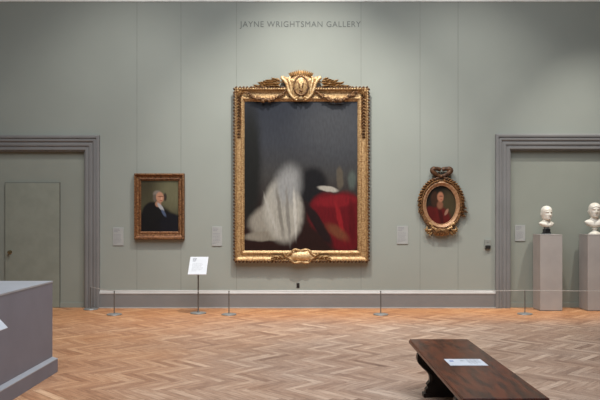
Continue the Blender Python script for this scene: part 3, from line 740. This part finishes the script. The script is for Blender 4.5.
# sloping label holder on its side
r2 = thing('platform_label', 'white sloping label fixed to the side of the grey display platform', 'label', (px1+0.006, 5.3, 0.7))
bm = NB(); hold = Matrix.Translation((0.086, 0, 0.055)) @ Matrix.Rotation(math.radians(47), 4, 'Y')
box(bm, -0.105, 0.105, -0.30, 0.30, -0.004, 0.004, 0.002); bmesh.ops.transform(bm, matrix=hold, verts=bm.verts)
cd = link_mesh('card', bm, M['white'], r2)
bm = NB()
for k in range(6): box(bm, -0.055+k*0.02, -0.049+k*0.02, -0.25, 0.22-0.03*(k % 3), 0.004, 0.005)
bmesh.ops.transform(bm, matrix=hold, verts=bm.verts); link_mesh('printed_text', bm, M['ink'], cd)
bm = NB(); box(bm, 0.0, 0.07, -0.05, 0.05, -0.02, -0.012); box(bm, 0, 0.008, -0.05, 0.05, -0.02, 0.06); link_mesh('bracket', bm, M['steel'], r2)

# ------------------------------------------------------------------ pedestals and busts
def pedestal(x0, lab):
    s = 0.372; r = thing('pedestal', lab, 'pedestal', (x0+s/2, 11.79+s/2, 0), 0, 'bust pedestals'); h = s/2
    bm = NB(); box(bm, -h, h, -h, h, 0.012, 1.272, 0.003); link_mesh('shaft', bm, M['ped'], r)
    bm = NB(); box(bm, -h-0.0015, h+0.0015, -h-0.0015, h+0.0015, 1.272, 1.288, 0.002); link_mesh('top', bm, M['ped'], r)
    bm = NB(); box(bm, -h+0.006, h-0.006, -h+0.006, h-0.006, 0, 0.012); link_mesh('plinth', bm, M['socle_grey'], r)
    return r
pedestal(4.03, 'tall grey pedestal under the left, smaller marble bust')
pedestal(4.83, 'tall grey pedestal under the right, larger marble bust')
PT = 1.288
def G(v, c, s): return math.exp(-((v-c)/s)**2)
def head_mesh(H, chest, bottom, hair):
    """H head height (m); chest = half width in heads, bottom = how far the chest reaches below the chin in heads"""
    b = bottom
    rows = [(-b, 0.0, .10, .10, .10), (-b+.015, 0, .20, .15, .15), (-b*.95, 0, chest*.40, .24, .20), (-b*.86, 0, chest*.62, .30, .24), (-b*.74, 0, chest*.79, .33, .26), (-b*.58, .01, chest*.92, .33, .27), (-b*.42, .02, chest, .30, .26),
            (-b*.33, .03, chest*.95, .27, .24), (-b*.24, .03, chest*.76+.04, .24, .23), (-b*.10, .03, .30, .22, .24), (.0, .03, .265, .23, .26), (.04, .02, .27, .30, .28), (.07, .0, .285, .37, .30), (.12, 0, .31, .40, .34), (.20, 0, .335, .41, .40), (.30, 0, .355, .41, .46), (.40, 0, .375, .41, .50), (.50, 0, .385, .41, .52),
            (.60, 0, .388, .415, .52), (.70, 0, .38, .40, .50), (.80, 0, .345, .35, .45), (.88, 0, .29, .285, .37), (.94, 0, .21, .20, .27), (.98, 0, .12, .12, .16), (1.0, 0, .02, .02, .02)]
    def ev(z):
        for a, c in zip(rows, rows[1:]):
            if a[0] <= z <= c[0]:
                t = (z-a[0])/(c[0]-a[0]+1e-9); return [a[i]+(c[i]-a[i])*t for i in range(5)]
        return rows[-1]
    zs = [-b+(b+0)*i/26 for i in range(26)] + [i/64 for i in range(65)]
    n = 72; bm = NB(); rings = []; rnd = random.Random(3)
    curls = [(rnd.uniform(-PI, PI), rnd.uniform(.3, 1.0), rnd.uniform(.06, .1)) for _ in range(90)]
    for z in zs:
        _, cy, rx, rf, rb = ev(z); ring = []
        for k in range(n):
            th = 2*PI*k/n - PI; x = rx*(0.88 if z > 0 else 1)*math.sin(th); c = math.cos(th); y = cy-(rf if c > 0 else rb*0.9)*c
            if z > 0.0 and c > 0:
                f = 0.0; fr = max(0, c)
                f += 0.135*G(z, .36, .055)*G(x, 0, .055) + 0.085*G(z, .44, .08)*G(x, 0, .04) + 0.035*G(z, .33, .03)*(G(x, .05, .035)+G(x, -.05, .035))
                f += 0.035*G(z, .565, .035)*G(abs(x), .15, .10)
                f -= 0.060*G(z, .50, .045)*G(abs(x), .145, .065); f += 0.030*G(z, .495, .024)*G(abs(x), .145, .04)
                f += 0.030*G(z, .235, .018)*G(x, 0, .085) + 0.032*G(z, .195, .020)*G(x, 0, .075) - 0.018*G(z, .216, .010)*G(x, 0, .09)
                f += 0.040*G(z, .09, .045)*G(x, 0, .09) - 0.02*G(z, .15, .025)*G(x, 0, .1)
                f += 0.018*G(z, .36, .07)*G(abs(x), .22, .06) - 0.015*G(z, .25, .05)*G(abs(x), .26, .05)
                y -= f*fr**0.3
            if 0.28 < z < 0.56:
                e = 0.075*G(z, .42, .085)*G(abs(th), PI*.56, .14) - 0.03*G(z, .42, .04)*G(abs(th), PI*.53, .06)
                x += math.copysign(e, th)
            if hair:
                hl = .60+.12*G(th, 0, .5) if abs(th) < 1.2 else .12
                m_ = min(1, max(0, (z-hl)/.05))
                if m_ > 0:
                    bumpv = sum(G(th, a_, w_*2.0)*G(z, zz, w_) for a_, zz, w_ in curls)
                    g_ = m_*(0.022+0.028*min(1.2, bumpv)); x += g_*math.sin(th)*hair; y -= g_*c*hair
            if z < -b*.15:   # collar bones / muscles
                y -= 0.02*G(abs(x), chest*.35, .1)*G(z, -b*.35, .08) if c > 0 else 0
            ring.append(bm.verts.new((x*H, y*H, (z+b)*H)))
        rings.append(ring)
    for a, c in zip(rings, rings[1:]):
        for k in range(n):
            j = (k+1) % n; bm.faces.new((a[k], a[j], c[j], c[k]))
    bm.faces.new(rings[0][::-1]); bm.faces.new(rings[-1])
    return bm
def bust(x, y, rz, H, chest, bottom, hair, sh, white, lab):
    r = thing('marble_bust', lab, 'bust', (x, y, PT), rz, 'marble busts')
    bm = head_mesh(H, chest, bottom, hair); bmesh.ops.translate(bm, verts=bm.verts, vec=(0, 0, sh-0.004))
    link_mesh('head', bm, M['marble'], r, 70)
    if white:
        bm = NB(); lathe(bm, [(0, 0), (.105, 0), (.105, .016), (.092, .022), (.062, .045), (.034, .062), (.030, .075), (.042, .086), (.050, .094), (.040, sh), (0, sh)], n=36)
        link_mesh('socle', bm, M['marble'], r, 40)
    else:
        bm = NB(); box(bm, -.052, .052, -.052, .052, .012, .034, .002); box(bm, -.046, .046, -.046, .046, .034, sh-.034, .004)
        so = link_mesh('socle', bm, M['socle'], r)
        bm = NB(); box(bm, -.036, .036, -.036, .036, sh-.034, sh, .003); link_mesh('socle_cap', bm, M['socle_grey'], so)
        bm = NB(); box(bm, -.062, .062, -.062, .062, 0, .014, .002); link_mesh('socle_base', bm, M['socle_grey'], so)
bust(4.192, 11.95, math.radians(12), 0.252, 0.55, 0.46, 0.25, 0.125, False, 'smaller white marble bust of a bald head on a black socle, left pedestal')
bust(5.015, 11.95, math.radians(-8), 0.262, 0.64, 0.62, 0.7, 0.121, True, 'larger white marble bust on a flared white socle, right pedestal')

# ------------------------------------------------------------------ bench
bx0, bx1, by0, by1, bh = 0.988, 1.532, 4.29, 6.42, 0.45
cx, cy = (bx0+bx1)/2, (by0+by1)/2; hx, hy = (bx1-bx0)/2, (by1-by0)/2
r = thing('bench', 'dark polished wooden bench with carved black supports on the parquet', 'bench', (cx, cy, 0))
bm = NB(); rows = []
for d, z in ((0.030, 0.398), (0.012, 0.402), (0.002, 0.412), (0.0, 0.426), (0.003, 0.437), (0.007, 0.440), (0.007, 0.447), (0.010, 0.450)):
    rows.append([bm.verts.new(p) for p in ((-hx+d, -hy+d, z), (hx-d, -hy+d, z), (hx-d, hy-d, z), (-hx+d, hy-d, z))])
for a, b in zip(rows, rows[1:]):
    for i in range(4): bm.faces.new((a[i], a[(i+1) % 4], b[(i+1) % 4], b[i]))
bm.faces.new(rows[0][::-1]); bm.faces.new(rows[-1])
link_mesh('seat', bm, M['bench'], r)
half_p = [(0.165, 0.0), (0.175, 0.03), (0.175, 0.065), (0.155, 0.085), (0.165, 0.105), (0.150, 0.125), (0.138, 0.140), (0.138, 0.165), (0.145, 0.195), (0.170, 0.225), (0.205, 0.255), (0.236, 0.29), (0.250, 0.33), (0.246, 0.365), (0.225, 0.398)]
def support(y):
    bm = NB()
    out = half_p + [(-x, z) for x, z in reversed(half_p)]
    prism(bm, out, y+0.035, y-0.035)
    o = link_mesh('support', bm, M['bench_dark'], r)
    bm = NB()
    for s in (-1, 1):
        for yy in (y+0.037, y-0.037):
            pts = [(s*(0.17-0.055*(1-t)*math.cos(t*7)), yy, 0.315+0.055*(1-t)*math.sin(t*7)) for t in [i/14 for i in range(15)]]
            tube(bm, pts, 0.010, 6)
            tube(bm, [(s*(x-0.018), yy, z) for x, z in half_p[5:12]], 0.008, 6)
        box(bm, s*0.165-0.03, s*0.165+0.03, y-0.05, y+0.05, 0, 0.035, 0.008)
    link_mesh('carved_scrolls', bm, M['bench_dark'], o, True)
support(6.12-cy); support(4.62-cy)
bm = NB(); box(bm, -0.025, 0.025, -0.72, 0.70, 0.17, 0.26, 0.008); link_mesh('stretcher', bm, M['bench_dark'], r)
r = thing('bench_notice', 'white printed notice sheet lying on the dark wooden bench', 'notice', (1.262, 5.365, bh))
bm = NB(); box(bm, -0.142, 0.142, -0.122, 0.122, 0.0, 0.003); nt_ = link_mesh('sheet', bm, M['white'], r)
bm = NB()
for (x0, x1, yy, h) in ((0.02, 0.12, .085, .010), (0.02, 0.10, .055, .006), (0.02, .115, .03, .006), (0.02, .09, .005, .006), (0.02, .11, -.02, .006), (0.02, .08, -.06, .006), (-.03, .0, .05, .02)):
    x = x0
    while x < x1: box(bm, x, min(x1, x+0.02), yy-h/2, yy+h/2, 0.003, 0.0036); x += 0.026
link_mesh('printed_text', bm, M['ink'], nt_)
bm = NB(); box(bm, -0.115, -0.085, 0.02, 0.06, 0.003, 0.0036); link_mesh('printed_picture', bm, M['ink_blue'], nt_)
